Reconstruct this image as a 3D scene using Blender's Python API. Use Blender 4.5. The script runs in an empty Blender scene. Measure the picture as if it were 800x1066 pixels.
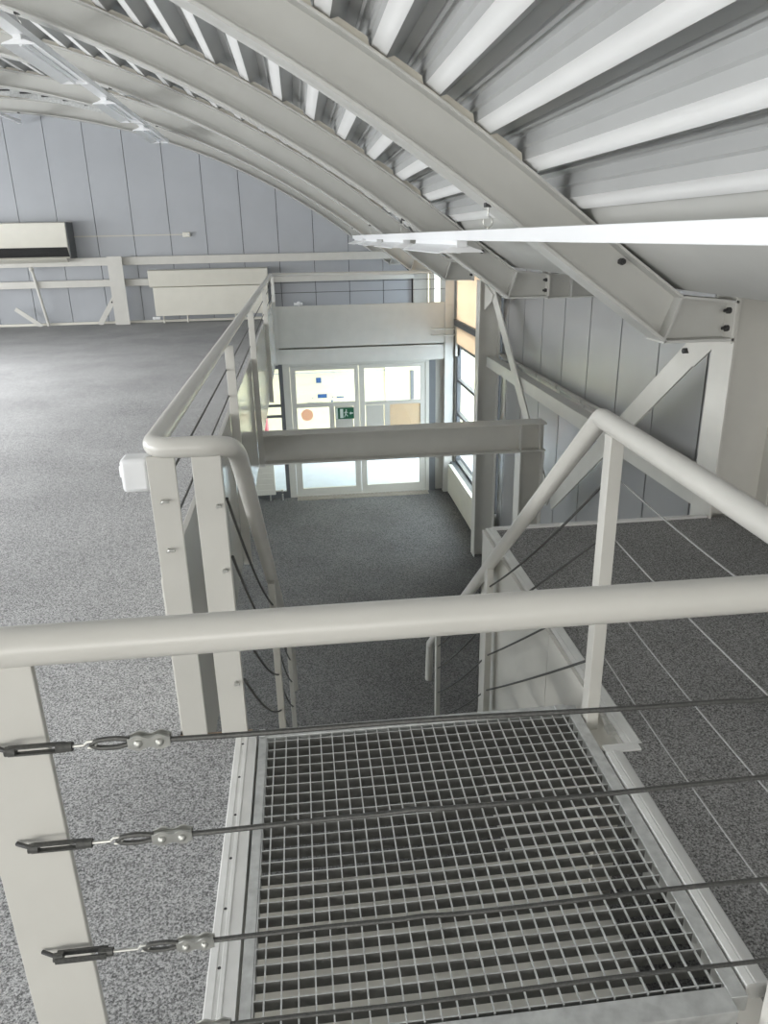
import bpy, math, random
from math import sin, cos, pi, sqrt, atan2, radians
from mathutils import Vector, Matrix

random.seed(7)
SC = bpy.context.scene
COL = SC.collection

# ------------------------------------------------------------------ camera
def cam_axes(pitch, yaw, roll):
    f = Vector((sin(yaw) * cos(pitch), cos(yaw) * cos(pitch), -sin(pitch)))
    r = Vector((cos(yaw), -sin(yaw), 0))
    d = f.cross(r)
    return cos(roll) * r + sin(roll) * d, -sin(roll) * r + cos(roll) * d, f
_r, _d, _f = cam_axes(.354313, .103157, .0210242)
camd = bpy.data.cameras.new('camera')
camd.sensor_fit = 'HORIZONTAL'
camd.sensor_width = 36
camd.lens = 36 * 776.27 / 800
camd.clip_start = .05
cam = bpy.data.objects.new('camera', camd)
COL.objects.link(cam)
cam.matrix_world = Matrix(((_r.x, -_d.x, -_f.x, 0), (_r.y, -_d.y, -_f.y, 0), (_r.z, -_d.z, -_f.z, 1.55), (0, 0, 0, 1)))
SC.camera = cam

# ------------------------------------------------------------------ light and exposure
SC.view_settings.view_transform = 'Standard'
SC.view_settings.look = 'None'
SC.view_settings.gamma = 1
SC.view_settings.use_curve_mapping = False
SC.view_settings.exposure = 0.0
SC.cycles.max_bounces = 10
SC.cycles.diffuse_bounces = 6
SC.cycles.use_denoising = True
SC.cycles.sample_clamp_indirect = 6

world = bpy.data.worlds.new('overcast_sky')
SC.world = world
world.use_nodes = True
wn = world.node_tree.nodes
wn['Background'].inputs[0].default_value = (.86, .93, 1.0, 1)
wn['Background'].inputs[1].default_value = 7.5

def sun(direction, strength, col=(1, .96, .88)):
    l = bpy.data.lights.new('sun', 'SUN')
    l.energy = strength; l.color = col; l.angle = radians(1)
    o = bpy.data.objects.new('sun', l); COL.objects.link(o)
    o.rotation_euler = Vector(direction).to_track_quat('-Z', 'Y').to_euler()
# overcast day: the sky alone lights the yard

def area_fill(name, loc, direction, sx, sy, watts, col):
    l = bpy.data.lights.new(name, 'AREA')
    l.shape = 'RECTANGLE'; l.size = sx; l.size_y = sy; l.energy = watts; l.color = col
    o = bpy.data.objects.new(name, l); COL.objects.link(o)
    o.location = loc
    o.rotation_euler = Vector(direction).to_track_quat('-Z', 'Y').to_euler()
    return o
# added area lights in place of unseen windows at left and behind the camera
area_fill('fill_left_side', (-12.6, 5.0, 1.15), (1, 0, 0.0), 19, 1.9, 1650, (.96, .98, 1.0))
area_fill('fill_behind_camera', (-3.0, -8.3, 1.55), (0, 1, 0.0), 11, 2.9, 520, (1.0, .985, .94))
area_fill('fill_overhead', (-5.4, 2.5, 3.58), (0, 0, -1), 2.6, 17, 780, (.97, .985, 1.0)).data.spread = radians(125)  # added overhead fill for carpet and floors, no roof opening is built
area_fill('fill_under_landing', (-1.5, 1.3, -.46), (1, 0, -.12), 2.0, .26, 22, (1.0, .98, .93))  # added fill that brightens the board below the grating
area_fill('fill_left_lower', (-2.9, 7.0, -1.3), (1, 0, 0), 7, 1.8, 110, (.9, .96, 1.0))  # added fill for the lower storey, in front of a solid wall

# ------------------------------------------------------------------ materials
def _mat(name):
    m = bpy.data.materials.new(name); m.use_nodes = True
    nt = m.node_tree
    return m, nt, nt.nodes['Principled BSDF']
def _coord(nt, scale=None):
    tc = nt.nodes.new('ShaderNodeTexCoord')
    return tc.outputs['Object']
def paint(name, col, rough=.45, var=.04, metal=0.0, bump=.0, scale=6):
    m, nt, b = _mat(name)
    n = nt.nodes.new('ShaderNodeTexNoise'); n.inputs['Scale'].default_value = scale; n.inputs['Detail'].default_value = 4
    nt.links.new(_coord(nt), n.inputs['Vector'])
    r = nt.nodes.new('ShaderNodeValToRGB')
    r.color_ramp.elements[0].position = .3; r.color_ramp.elements[1].position = .7
    r.color_ramp.elements[0].color = tuple(c * (1 - var) for c in col) + (1,)
    r.color_ramp.elements[1].color = tuple(min(1, c * (1 + var)) for c in col) + (1,)
    nt.links.new(n.outputs['Fac'], r.inputs['Fac'])
    nt.links.new(r.outputs['Color'], b.inputs['Base Color'])
    b.inputs['Roughness'].default_value = rough
    b.inputs['Metallic'].default_value = metal
    if bump:
        n2 = nt.nodes.new('ShaderNodeTexNoise'); n2.inputs['Scale'].default_value = 90
        nt.links.new(_coord(nt), n2.inputs['Vector'])
        bp = nt.nodes.new('ShaderNodeBump'); bp.inputs['Strength'].default_value = bump; bp.inputs['Distance'].default_value = .002
        nt.links.new(n2.outputs['Fac'], bp.inputs['Height']); nt.links.new(bp.outputs['Normal'], b.inputs['Normal'])
    return m
def carpet(name, dark, light, scale=190, tint=(1, 1, 1)):
    m, nt, b = _mat(name)
    co = _coord(nt)
    n = nt.nodes.new('ShaderNodeTexNoise'); n.inputs['Scale'].default_value = scale; n.inputs['Detail'].default_value = 3; n.inputs['Roughness'].default_value = .7
    nt.links.new(co, n.inputs['Vector'])
    r = nt.nodes.new('ShaderNodeValToRGB')
    r.color_ramp.elements[0].position = .38; r.color_ramp.elements[1].position = .62
    r.color_ramp.elements[0].color = tuple(dark * t for t in tint) + (1,)
    r.color_ramp.elements[1].color = tuple(light * t for t in tint) + (1,)
    nt.links.new(n.outputs['Fac'], r.inputs['Fac'])
    big = nt.nodes.new('ShaderNodeTexNoise'); big.inputs['Scale'].default_value = 1.3; big.inputs['Detail'].default_value = 5
    nt.links.new(co, big.inputs['Vector'])
    mr = nt.nodes.new('ShaderNodeMapRange'); mr.inputs[1].default_value = .3; mr.inputs[2].default_value = .7; mr.inputs[3].default_value = .88; mr.inputs[4].default_value = 1.1
    nt.links.new(big.outputs['Fac'], mr.inputs['Value'])
    mx = nt.nodes.new('ShaderNodeVectorMath'); mx.operation = 'SCALE'
    nt.links.new(r.outputs['Color'], mx.inputs[0]); nt.links.new(mr.outputs['Result'], mx.inputs['Scale'])
    nt.links.new(mx.outputs['Vector'], b.inputs['Base Color'])
    b.inputs['Roughness'].default_value = .95
    b.inputs['Specular IOR Level'].default_value = .1
    bp = nt.nodes.new('ShaderNodeBump'); bp.inputs['Strength'].default_value = .5; bp.inputs['Distance'].default_value = .004
    nt.links.new(n.outputs['Fac'], bp.inputs['Height']); nt.links.new(bp.outputs['Normal'], b.inputs['Normal'])
    return m
def glass(name, col=(.95, .98, .98)):
    m = bpy.data.materials.new(name); m.use_nodes = True
    nt = m.node_tree; nt.nodes.clear()
    o = nt.nodes.new('ShaderNodeOutputMaterial'); mix = nt.nodes.new('ShaderNodeMixShader')
    t = nt.nodes.new('ShaderNodeBsdfTransparent'); g = nt.nodes.new('ShaderNodeBsdfGlossy')
    t.inputs[0].default_value = col + (1,); g.inputs['Roughness'].default_value = .02
    mix.inputs[0].default_value = .06
    nt.links.new(t.outputs[0], mix.inputs[1]); nt.links.new(g.outputs[0], mix.inputs[2])
    nt.links.new(mix.outputs[0], o.inputs[0])
    return m
def translucent(name, col, clear=.0, back=.75):
    m, nt, b = _mat(name)
    b.inputs['Base Color'].default_value = col + (1,); b.inputs['Roughness'].default_value = .8
    out = nt.nodes['Material Output']
    tr = nt.nodes.new('ShaderNodeBsdfTranslucent'); tr.inputs[0].default_value = col + (1,)
    n = nt.nodes.new('ShaderNodeTexNoise'); n.inputs['Scale'].default_value = 2
    nt.links.new(_coord(nt), n.inputs['Vector'])
    mr = nt.nodes.new('ShaderNodeMapRange'); mr.inputs[3].default_value = back - .08; mr.inputs[4].default_value = back + .08
    nt.links.new(n.outputs['Fac'], mr.inputs['Value'])
    mx = nt.nodes.new('ShaderNodeMixShader'); nt.links.new(mr.outputs[0], mx.inputs[0])
    nt.links.new(b.outputs[0], mx.inputs[1]); nt.links.new(tr.outputs[0], mx.inputs[2])
    nt.links.new(mx.outputs[0], out.inputs[0])
    return m
M = {
    'white': paint('cream_white_lacquer', (.61, .598, .555), .38, .03),
    'rail': paint('cream_tube_lacquer', (.62, .607, .565), .3, .03),
    'gloss': paint('glossy_cream_panel', (.62, .607, .565), .14, .02),
    'rib': paint('grey_white_steel_paint', (.56, .558, .53), .5, .03, scale=3),
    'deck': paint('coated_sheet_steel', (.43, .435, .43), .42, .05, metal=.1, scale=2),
    'deck_lit': paint('sheet_crest_lit', (.80, .80, .79), .4, .03, scale=2),  # crests coloured as lit, the rest of the sheet darker as shaded
    'panel': paint('blue_grey_wall_panel', (.42, .437, .465), .42, .03, scale=1.5),
    'panel_metal': paint('grey_lilac_metallic_panel', (.46, .46, .465), .3, .04, metal=.45, scale=1.5),
    'dark': paint('dark_joint', (.05, .05, .055), .8, .1),
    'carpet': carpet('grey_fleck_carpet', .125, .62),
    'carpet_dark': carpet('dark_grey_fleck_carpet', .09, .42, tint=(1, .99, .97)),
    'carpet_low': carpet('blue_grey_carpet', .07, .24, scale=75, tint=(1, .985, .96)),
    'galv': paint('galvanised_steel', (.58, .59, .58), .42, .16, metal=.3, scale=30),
    'bars': paint('grating_bar_shaded', (.17, .17, .16), .6, .15, metal=.2, scale=40),  # darker copy of the galvanised steel, shade on the bar faces painted in
    'alu': paint('aluminium_trim', (.80, .80, .78), .3, .05, metal=.25, scale=12),
    'cable': paint('dark_wire_rope', (.10, .10, .095), .5, .2, metal=.5, scale=200),
    'rope_glint': paint('wire_rope_glint', (.30, .30, .29), .5, .2, metal=.3, scale=200),  # lighter copy of the dark rope, its glint put into the colour
    'steel': paint('zinc_fitting', (.52, .52, .49), .38, .12, metal=.7, scale=60),
    'bolt': paint('black_bolt', (.04, .04, .04), .5, .1),
    'lamp': paint('white_enamel', (.86, .87, .88), .35, .01),
    'plaster': paint('plaster', (.55, .54, .51), .9, .05),
    'light_sheet': paint('pale_board', (.78, .77, .72), .7, .03),
    'frame': paint('light_grey_door_frame', (.56, .545, .49), .45, .02),
    'darkframe': paint('dark_grey_frame', (.13, .135, .14), .5, .05),
    'radiator': paint('radiator_enamel', (.72, .70, .62), .35, .02),
    'glass': glass('clear_glass'),
    'green': paint('exit_green', (.012, .10, .045), .5, .02),
    'signwhite': paint('sign_white', (.6, .66, .6), .5, .01),
    'disc': translucent('pinkish_sticker', (.92, .68, .56), back=.75),
    'blind': translucent('peach_blind', (.84, .70, .56), back=.55),
    'facade': paint('cream_facade_render', (.92, .83, .54), .9, .02),
    'facade_white': paint('white_facade_band', (.93, .93, .93), .9, .02),
    'facade_blue': paint('blue_sign', (.03, .10, .26), .6, .02),
    'street': paint('pale_paving', (.62, .68, .76), .9, .04),
    'red': paint('red_pink_paint', (.70, .16, .20), .6, .02),
    'mat': paint('ribbed_mat_brown', (.34, .31, .26), .9, .1, scale=30),
    'filler': paint('cream_profile_filler', (.66, .63, .55), .8, .05, scale=8),
    'wood': paint('floor_edge_wood', (.33, .24, .17), .7, .2, scale=20),
}

# ------------------------------------------------------------------ mesh helpers
class MB:
    def __init__(self):
        self.v = []; self.f = []
    def add(self, vs, fs):
        n = len(self.v)
        self.v += [Vector(p) for p in vs]
        self.f += [tuple(i + n for i in f) for f in fs]
        return self
    def box(self, a, b):
        x0, y0, z0 = (min(a[i], b[i]) for i in range(3)); x1, y1, z1 = (max(a[i], b[i]) for i in range(3))
        return self.add([(x0, y0, z0), (x1, y0, z0), (x1, y1, z0), (x0, y1, z0), (x0, y0, z1), (x1, y0, z1), (x1, y1, z1), (x0, y1, z1)],
                        [(0, 3, 2, 1), (4, 5, 6, 7), (0, 1, 5, 4), (1, 2, 6, 5), (2, 3, 7, 6), (3, 0, 4, 7)])
    def bar(self, p, q, side, w, t):
        """rectangular bar from p to q, width w along side, thickness t across"""
        p = Vector(p); q = Vector(q); d = (q - p).normalized(); s = Vector(side); s = (s - d * s.dot(d)).normalized(); n = d.cross(s)
        vs = []
        for c in (p, q):
            for i, j in ((-1, -1), (1, -1), (1, 1), (-1, 1)):
                vs.append(c + s * (w / 2 * i) + n * (t / 2 * j))
        return self.add(vs, [(0, 3, 2, 1), (4, 5, 6, 7), (0, 1, 5, 4), (1, 2, 6, 5), (2, 3, 7, 6), (3, 0, 4, 7)])
    def tube(self, pts, r, n=12, cap=True):
        pts = [Vector(p) for p in pts]
        rings = []; up = None
        for i, p in enumerate(pts):
            a = pts[max(0, i - 1)]; b = pts[min(len(pts) - 1, i + 1)]
            d = (b - a).normalized()
            if up is None:
                up = Vector((0, 0, 1)) if abs(d.z) < .9 else Vector((1, 0, 0))
            up = (up - d * up.dot(d)).normalized()
            s = d.cross(up)
            rings.append([p + (up * cos(2 * pi * k / n) + s * sin(2 * pi * k / n)) * r for k in range(n)])
        vs = [v for ring in rings for v in ring]; fs = []
        for i in range(len(pts) - 1):
            for k in range(n):
                fs.append((i * n + k, i * n + (k + 1) % n, (i + 1) * n + (k + 1) % n, (i + 1) * n + k))
        if cap:
            fs.append(tuple(range(n))[::-1]); fs.append(tuple((len(pts) - 1) * n + k for k in range(n)))
        return self.add(vs, fs)
    def prism(self, poly, axis, a, b):
        """poly: 2-D outline; axis 0/1/2 extruded from a to b; poly coords are the remaining axes in order"""
        def P(p, t):
            return [(t, p[0], p[1]), (p[0], t, p[1]), (p[0], p[1], t)][axis]
        n = len(poly)
        vs = [P(p, a) for p in poly] + [P(p, b) for p in poly]
        fs = [tuple(range(n))[::-1], tuple(range(n, 2 * n))] + [(i, (i + 1) % n, n + (i + 1) % n, n + i) for i in range(n)]
        return self.add(vs, fs)
    def strip(self, lower, upper, y0, y1):
        """solid between two equally long polylines in x,z, extruded along y"""
        n = len(lower)
        vs = [(x, y0, z) for x, z in lower] + [(x, y0, z) for x, z in upper] + [(x, y1, z) for x, z in lower] + [(x, y1, z) for x, z in upper]
        fs = []
        for i in range(n - 1):
            fs += [(i, i + 1, n + i + 1, n + i), (2 * n + i, 3 * n + i, 3 * n + i + 1, 2 * n + i + 1),
                   (i, 2 * n + i, 2 * n + i + 1, i + 1), (n + i, n + i + 1, 3 * n + i + 1, 3 * n + i)]
        fs += [(0, n, 3 * n, 2 * n), (n - 1, 3 * n - 1, 4 * n - 1, 2 * n - 1)]
        return self.add(vs, fs)
    def sphere(self, c, r, n=10, sz=1.0):
        c = Vector(c); vs = [c + Vector((0, 0, r * sz))]; fs = []
        m = n // 2
        for i in range(1, m):
            t = pi * i / m
            for k in range(n):
                vs.append(c + Vector((r * sin(t) * cos(2 * pi * k / n), r * sin(t) * sin(2 * pi * k / n), r * sz * cos(t))))
        vs.append(c - Vector((0, 0, r * sz)))
        for k in range(n):
            fs.append((0, 1 + k, 1 + (k + 1) % n)); e = len(vs) - 1; o = 1 + (m - 2) * n
            fs.append((e, o + (k + 1) % n, o + k))
        for i in range(m - 2):
            for k in range(n):
                o = 1 + i * n
                fs.append((o + k, o + n + k, o + n + (k + 1) % n, o + (k + 1) % n))
        return self.add(vs, fs)

ORG = {}
def obj(name, mb, mat, parent=None, bevel=0.0, origin=None, label=None):
    me = bpy.data.meshes.new(name)
    if origin is None:
        xs = [v.x for v in mb.v]; ys = [v.y for v in mb.v]; zs = [v.z for v in mb.v]
        origin = Vector(((min(xs) + max(xs)) / 2, (min(ys) + max(ys)) / 2, min(zs)))
    origin = Vector(origin)
    me.from_pydata([v - origin for v in mb.v], [], mb.f)
    me.update()
    import bmesh
    bm = bmesh.new(); bm.from_mesh(me); bmesh.ops.recalc_face_normals(bm, faces=bm.faces); bm.to_mesh(me); bm.free()
    me.shade_smooth(); me.set_sharp_from_angle(angle=radians(35))
    me.materials.append(M[mat] if isinstance(mat, str) else mat)
    o = bpy.data.objects.new(name, me); COL.objects.link(o)
    ORG[o.name] = origin
    if parent is not None:
        o.parent = parent; o.location = origin - ORG[parent.name]
    else:
        o.location = origin
    if bevel:
        b = o.modifiers.new('bevel', 'BEVEL'); b.width = bevel; b.segments = 2; b.limit_method = 'ANGLE'; b.angle_limit = radians(50)
    if label: o['label'] = label
    return o
def thing(name, label, cat, loc, group=None):
    o = bpy.data.objects.new(name, None); o.empty_display_size = .1; COL.objects.link(o)
    o.location = loc; ORG[o.name] = Vector(loc)
    return tag(o, label, cat, group)
def tag(o, label, cat, group=None, kind=None):
    o['label'] = label; o['category'] = cat
    if group: o['group'] = group
    if kind: o['kind'] = kind
    return o
def struct(name, mb, mat, parent=None, label=None, cat=None, bevel=0):
    o = obj(name, mb, mat, parent, bevel)
    if parent is None: o['kind'] = 'structure'
    if label: o['label'] = label
    if cat: o['category'] = cat
    return o
def clone(root, shift, label=None, name=None):
    """copies a thing with its parts and sub-parts, moved by shift"""
    r = root.copy(); COL.objects.link(r); r.location = root.location + Vector(shift)
    ORG[r.name] = ORG[root.name] + Vector(shift)
    if label: r['label'] = label
    for ch in list(root.children):
        c = ch.copy(); COL.objects.link(c); c.parent = r
        for g in list(ch.children):
            d = g.copy(); COL.objects.link(d); d.parent = c
    return r
def rounded(pts, r, n=6):
    """polyline with its inner corners rounded"""
    pts = [Vector(p) for p in pts]; out = [pts[0]]
    for i in range(1, len(pts) - 1):
        a = (pts[i - 1] - pts[i]); b = (pts[i + 1] - pts[i]); k = min(r, a.length * .45, b.length * .45)
        p0 = pts[i] + a.normalized() * k; p1 = pts[i] + b.normalized() * k
        for j in range(n + 1):
            t = j / n
            out.append((1 - t) ** 2 * p0 + 2 * t * (1 - t) * pts[i] + t * t * p1)
    return out + [pts[-1]]

# ------------------------------------------------------------------ roof geometry
CX, CZ, RB = -5.827, -7.871, 11.70           # centre and radius of the ribs' lower edge
RT = RB + .235                               # top of the ribs, deck sits here
RIB_Y = [3.85, 6.90, 9.95, 13.0, 16.0]
XL = -13.2
def arc(r, x): return CZ + sqrt(r * r - (x - CX) ** 2)
def at(r, a): return (CX + r * sin(a), CZ + r * cos(a))

# ------------------------------------------------------------------ floors
b = MB()
b.box((XL, -8.6, -.06), (-.25, 2.13, 0)); b.box((XL, 2.13, -.06), (-.479, 16.1, 0)); b.box((-.25, -8.6, -.06), (.875, .70, 0)); b.box((-.5, 12.97, -.06), (2.72, 16.1, 0))
struct('floor_upper', b, 'carpet', label='grey flecked carpet of the upper gallery left of the stairwell', cat='floor')
b = MB(); b.box((.935, -8.6, -.06), (2.7, 1.865, 0)); b.box((1.0, 1.865, -.06), (2.7, 3.78, 0))
struct('floor_right', b, 'carpet_dark', label='dark grey carpeted platform right of the grating landing', cat='floor')
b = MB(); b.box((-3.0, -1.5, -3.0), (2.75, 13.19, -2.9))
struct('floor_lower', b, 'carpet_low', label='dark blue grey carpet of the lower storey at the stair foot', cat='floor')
b = MB()
b.box((XL, -8.6, -.30), (-.5, 2.13, -.061)); b.box((XL, 2.13, -.30), (-.52, 16.1, -.061)); b.box((-.5, 13.06, -.30), (2.72, 16.1, -.061)); b.box((-.5, -8.6, -.30), (.9, .64, -.061))
struct('slab_upper', b, 'plaster')
b = MB(); b.box((.98, -8.6, -.30), (2.7, 1.865, -.061)); b.box((1.01, 1.865, -.30), (2.7, 3.77, -.061))
struct('slab_right', b, 'plaster')
b = MB(); b.box((-.24, 2.1305, -.05), (-.5, 2.145, -.001))
struct('trim_3', b, 'wood')

# ------------------------------------------------------------------ walls
def panel_wall(axis, edges, lo, hi_fn, front, depth=.05, gap=.011):
    """row of sheet panels with open joints. axis 'x': panels run along x in a plane y=front; axis 'y': along y in a plane x=front"""
    mb = MB()
    for p, q in zip(edges[:-1], edges[1:]):
        p2, q2 = p + gap / 2, q - gap / 2
        n = 5
        xs = [p2 + (q2 - p2) * i / n for i in range(n + 1)]
        poly = [(p2, lo), (q2, lo)] + [(x, hi_fn(x)) for x in reversed(xs)]
        mb.prism(poly, 1 if axis == 'x' else 0, front, front + depth)
    return mb
far_edges = [-4.578 + .7035 * k for k in range(-13, 11)]
far_edges = [e for e in far_edges if XL < e < 2.35] + [2.35]
wf = panel_wall('x', far_edges, -.05, lambda x: arc(RT, x) - .02, 16.1)
struct('wall_far', wf, 'panel', label='blue grey panelled gable wall under the arched roof', cat='wall')
b = MB(); b.prism([(XL, -.3), (2.72, -.3), (2.72, 1.3)] + [(2.0 - (2.0 - XL) * i / 40, arc(RT + .1, 2.0 - (2.0 - XL) * i / 40)) for i in range(41)], 1, 16.151, 16.2)
# the glazed slot at the right-hand end of the gable is left open
b2 = MB(); b2.prism([(XL, -.3), (2.69, -.3), (2.69, 1.2), (2.0, arc(RT + .1, 2.0))] + [(2.0 - (2.0 - XL) * i / 40, arc(RT + .1, 2.0 - (2.0 - XL) * i / 40)) for i in range(1, 41)], 1, 16.151, 16.2)
struct('wall_far_backing', b2, 'dark')
right_edges = [4.773 + .7135 * k for k in range(-19, 8)]
right_edges = [e for e in right_edges if e > -8.6] + [10.06]
wr = panel_wall('y', right_edges, .0, lambda y: 1.24, 2.70, gap=.02)
wr2 = panel_wall('y', right_edges, -2.9, lambda y: -.03, 2.70, gap=.02)
wr.add(wr2.v, wr2.f); lips = MB()
for p, q in zip(right_edges[:-1], right_edges[1:]):
    lips.tube([(2.675, p + .02, .012), (2.675, q - .02, .012)], .024, 8)
struct('trim_7', lips, 'white', label='rounded pale lips at the foot of the right wall panels', cat='trim')
struct('wall_right', wr, 'panel_metal', label='grey metallic panelled wall behind the braces', cat='wall')
b = MB(); b.box((2.752, -8.6, -2.95), (2.80, 10.0, 1.3)); b.box((2.752, 10.0, -2.95), (2.80, 13.1, -2.3)); b.box((2.752, 10.0, .98), (2.80, 16.2, 1.3)); b.box((2.752, 13.1, -.3), (2.8, 16.2, -.05))
struct('wall_right_backing', b, 'dark')
b = MB(); b.prism([(XL, -.06), (2.75, -.06), (2.75, 1.25)] + [(2.0 - (2.0 - XL) * i / 40, arc(RT, 2.0 - (2.0 - XL) * i / 40)) for i in range(41)], 1, -8.7, -8.6)
struct('wall_back', b, 'plaster')
b = MB(); b.box((XL - .1, -8.6, -.06), (XL, 16.2, arc(RT, XL) + .1))
struct('wall_left', b, 'plaster')
b = MB(); b.box((-3.1, -1.5, -2.95), (-3.0, 13.2, -.3))
struct('wall_lower_left', b, 'plaster')
b = MB(); b.box((-3.1, -1.6, -2.95), (2.75, -1.5, -.3))
struct('wall_lower_back', b, 'plaster')
b = MB(); b.box((-3.0, 13.0, -2.9), (-1.05, 13.15, -.3)); b.box((-1.05, 13.0, -.50), (2.72, 13.15, -.302))
b.box((2.3, 13.06, -2.9), (2.72, 13.15, -.5))
struct('wall_lower_front', b, 'frame')

# ------------------------------------------------------------------ ceiling: deep ribbed sheet running along the hall
prof = []                                    # (arc position, height above the ribs) of one 0.285 m period
PER = .2845
A0 = atan2(1.345 - CX, arc(RT, 1.345) - CZ)
shape = [(-.040, .0), (-.004, .0), (.002, .004), (.040, .004), (.064, .048), (.078, .050), (.096, .098), (.122, .098), (.128, .084), (.142, .084), (.148, .098), (.200, .098)]
k_max = int((A0 + .66) * RT / PER)
pts = []
for k in range(k_max + 1):
    for s, h in shape:
        pts.append(at(RT + .012 + h, A0 - (k * PER + s) / RT))
upp = []
for (x, z) in pts:
    d = Vector((x - CX, z - CZ)).normalized() * (RT + .17)
    upp.append((CX + d.x, CZ + d.y))
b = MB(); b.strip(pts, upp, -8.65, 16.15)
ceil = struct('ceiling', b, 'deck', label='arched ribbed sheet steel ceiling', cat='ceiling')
ceil.data.materials.append(M['deck_lit'])   # crests painted paler than the sheet, in place of light on them
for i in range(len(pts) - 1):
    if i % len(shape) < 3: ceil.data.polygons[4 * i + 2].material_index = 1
# eaves soffit: sloped sheet, then a level return to the wall
x0, z0 = at(RT + .012, A0 + .040 / RT)
ev = [(x0 + .012, z0 + .055), (1.46, arc(RT, 1.46) + .012), (1.95, 1.262), (2.78, 1.262)]
eu = [(x0 + .10, z0 + .16), (1.60, arc(RT, 1.46) + .13), (2.05, 1.36), (2.78, 1.36)]
b = MB(); b.strip(ev, eu, -8.65, 16.15)
struct('ceiling_eaves', b, 'rib', label='flat sloping eaves soffit above the right wall', cat='ceiling')

# ------------------------------------------------------------------ ribs
def rib_lines():
    lo = [(1.875, 1.0), (1.54, 1.24)]
    up = [(1.949, 1.232), (1.66, 1.437)]
    a1 = atan2(1.2 - CX, arc(RB, 1.2) - CZ); a2 = atan2(XL - CX, arc(RB, XL + .0) - CZ)
    n = 60
    for i in range(n + 1):
        a = a1 + (a2 - a1) * i / n
        lo.append(at(RB, a)); up.append(at(RT, a))
    return lo, up
LO, UP = rib_lines()
def offs(line, d):
    out = []
    for i, (x, z) in enumerate(line):
        a = Vector(line[max(0, i - 1)]); c = Vector(line[min(len(line) - 1, i + 1)])
        t = (c - a).normalized()                 # runs to the left, so its right-hand normal points up/out
        out.append((x + t.y * d, z - t.x * d))
    return out
rib_names = ['nearest arched steel rib crossing the ceiling from the braced column',
             'second arched steel rib, ending above the braces apex',
             'third arched steel rib, above the column beside the tall window',
             'fourth arched steel rib, in line with the glass door wall',
             'farthest arched steel rib, against the blue grey gable wall']
for i, y in enumerate(RIB_Y):
    t = thing('roof_rib', rib_names[i], 'roof rib', (2.25, y, 1.0), 'arched roof ribs')
    w = MB(); w.strip(LO, UP, y - .006, y + .006)
    w.prism([(1.875, 1.0), (2.25, 1.0), (2.25, 1.20), (1.949, 1.232)], 1, y - .006, y + .006)
    obj('web', w, 'rib', t)
    f = MB(); f.strip(LO, offs(LO, .016), y - .1, y + .1); f.prism([(1.86, .998), (2.25, .998), (2.25, 1.012), (1.875, 1.012)], 1, y - .1, y + .1)
    obj('bottom_flange', f, 'rib', t)
    f = MB(); f.strip(offs(UP, -.012), UP, y - .1, y + .1); f.prism([(1.94, 1.222), (2.25, 1.19), (2.25, 1.202), (1.95, 1.234)], 1, y - .1, y + .1)
    obj('top_flange', f, 'rib', t)
    f = MB(); f.prism([(1.868, 1.008), (1.882, 1.008), (1.956, 1.225), (1.942, 1.225)], 1, y - .085, y + .085)
    obj('stiffener', f, 'rib', t)
    f = MB(); f.box((2.236, y - .1, .985), (2.252, y + .1, 1.225))
    obj('end_plate', f, 'white', t, .002)
    for zz in (1.06, 1.15):
        f = MB(); f.tube([(2.236, y - .055, zz), (2.215, y - .055, zz)], .016, 6); f.tube([(2.216, y - .055, zz), (2.200, y - .055, zz)], .009, 8)
        obj('bolt', f, 'bolt', t)
    f = MB(); f.tube([(1.635, y - .006, 1.405), (1.635, y - .04, 1.405)], .017, 6); f.tube([(1.635, y - .04, 1.405), (1.635, y - .055, 1.405)], .01, 8)
    obj('bolt', f, 'bolt', t)
    # profile fillers closing the gaps under the sheet
    f = MB(); fl = []; fu = []
    for k in range(1, k_max - 1):
        for s_, h in ((.046, .010), (.070, .034), (.216, .034), (.2385, .010)):
            fl.append(at(RT + .001, A0 - (k * PER + s_) / RT)); fu.append(at(RT + h, A0 - (k * PER + s_) / RT))
    f.strip(fl, fu, y - .07, y - .04)
    obj('profile_filler', f, 'filler', t, label='cream foam filler strip between rib and sheet')
# stub beam from the second rib to the wall
t = thing('stub_beam', 'short stub beam joining the second arched rib to the panel wall', 'beam', (2.27, 6.9, 1.0))
f = MB(); f.box((2.253, 6.894, 1.0), (2.695, 6.906, 1.19)); f.box((2.253, 6.82, .99), (2.695, 6.98, 1.0)); f.box((2.253, 6.82, 1.19), (2.695, 6.98, 1.20))
obj('beam_body', f, 'rib', t)
f = MB(); f.box((2.46, 6.825, 1.0), (2.474, 6.893, 1.19)); obj('stiffener', f, 'rib', t)

# ------------------------------------------------------------------ columns
def i_column(name, label, xa, xb, y, z0, z1, hw=.1, mat='white', group='steel columns of the right wall', cat='column'):
    t = thing(name, label, cat, ((xa + xb) / 2, y, z0), group)
    f = MB(); f.box((xa, y - hw, z0), (xa + .014, y + hw, z1)); obj('inner_flange', f, mat, t, .002)
    f = MB(); f.box((xb - .014, y - hw, z0), (xb, y + hw, z1)); obj('outer_flange', f, mat, t, .002)
    f = MB(); f.box((xa + .014, y - .006, z0), (xb - .014, y + .006, z1)); obj('web', f, mat, t)
    return t
c1 = i_column('steel_column', 'white steel column with a brace, at the far edge of the dark platform', 2.254, 2.60, 3.86, -2.9, 1.255, .105)
i_column('steel_column', 'tall white steel column left of the panelled wall beside the window radiator', 2.33, 2.62, 9.95, -2.9, .99, .1)
i_column('steel_column', 'short white steel column under the right end of the crossing beam', 2.05, 2.29, 6.9, -2.9, -.45, .09)
i_column('corner_column', 'grey corner column right of the glass door wall', 2.64, 2.74, 12.95, -2.9, 1.25, .09, 'frame', cat='column')
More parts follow.
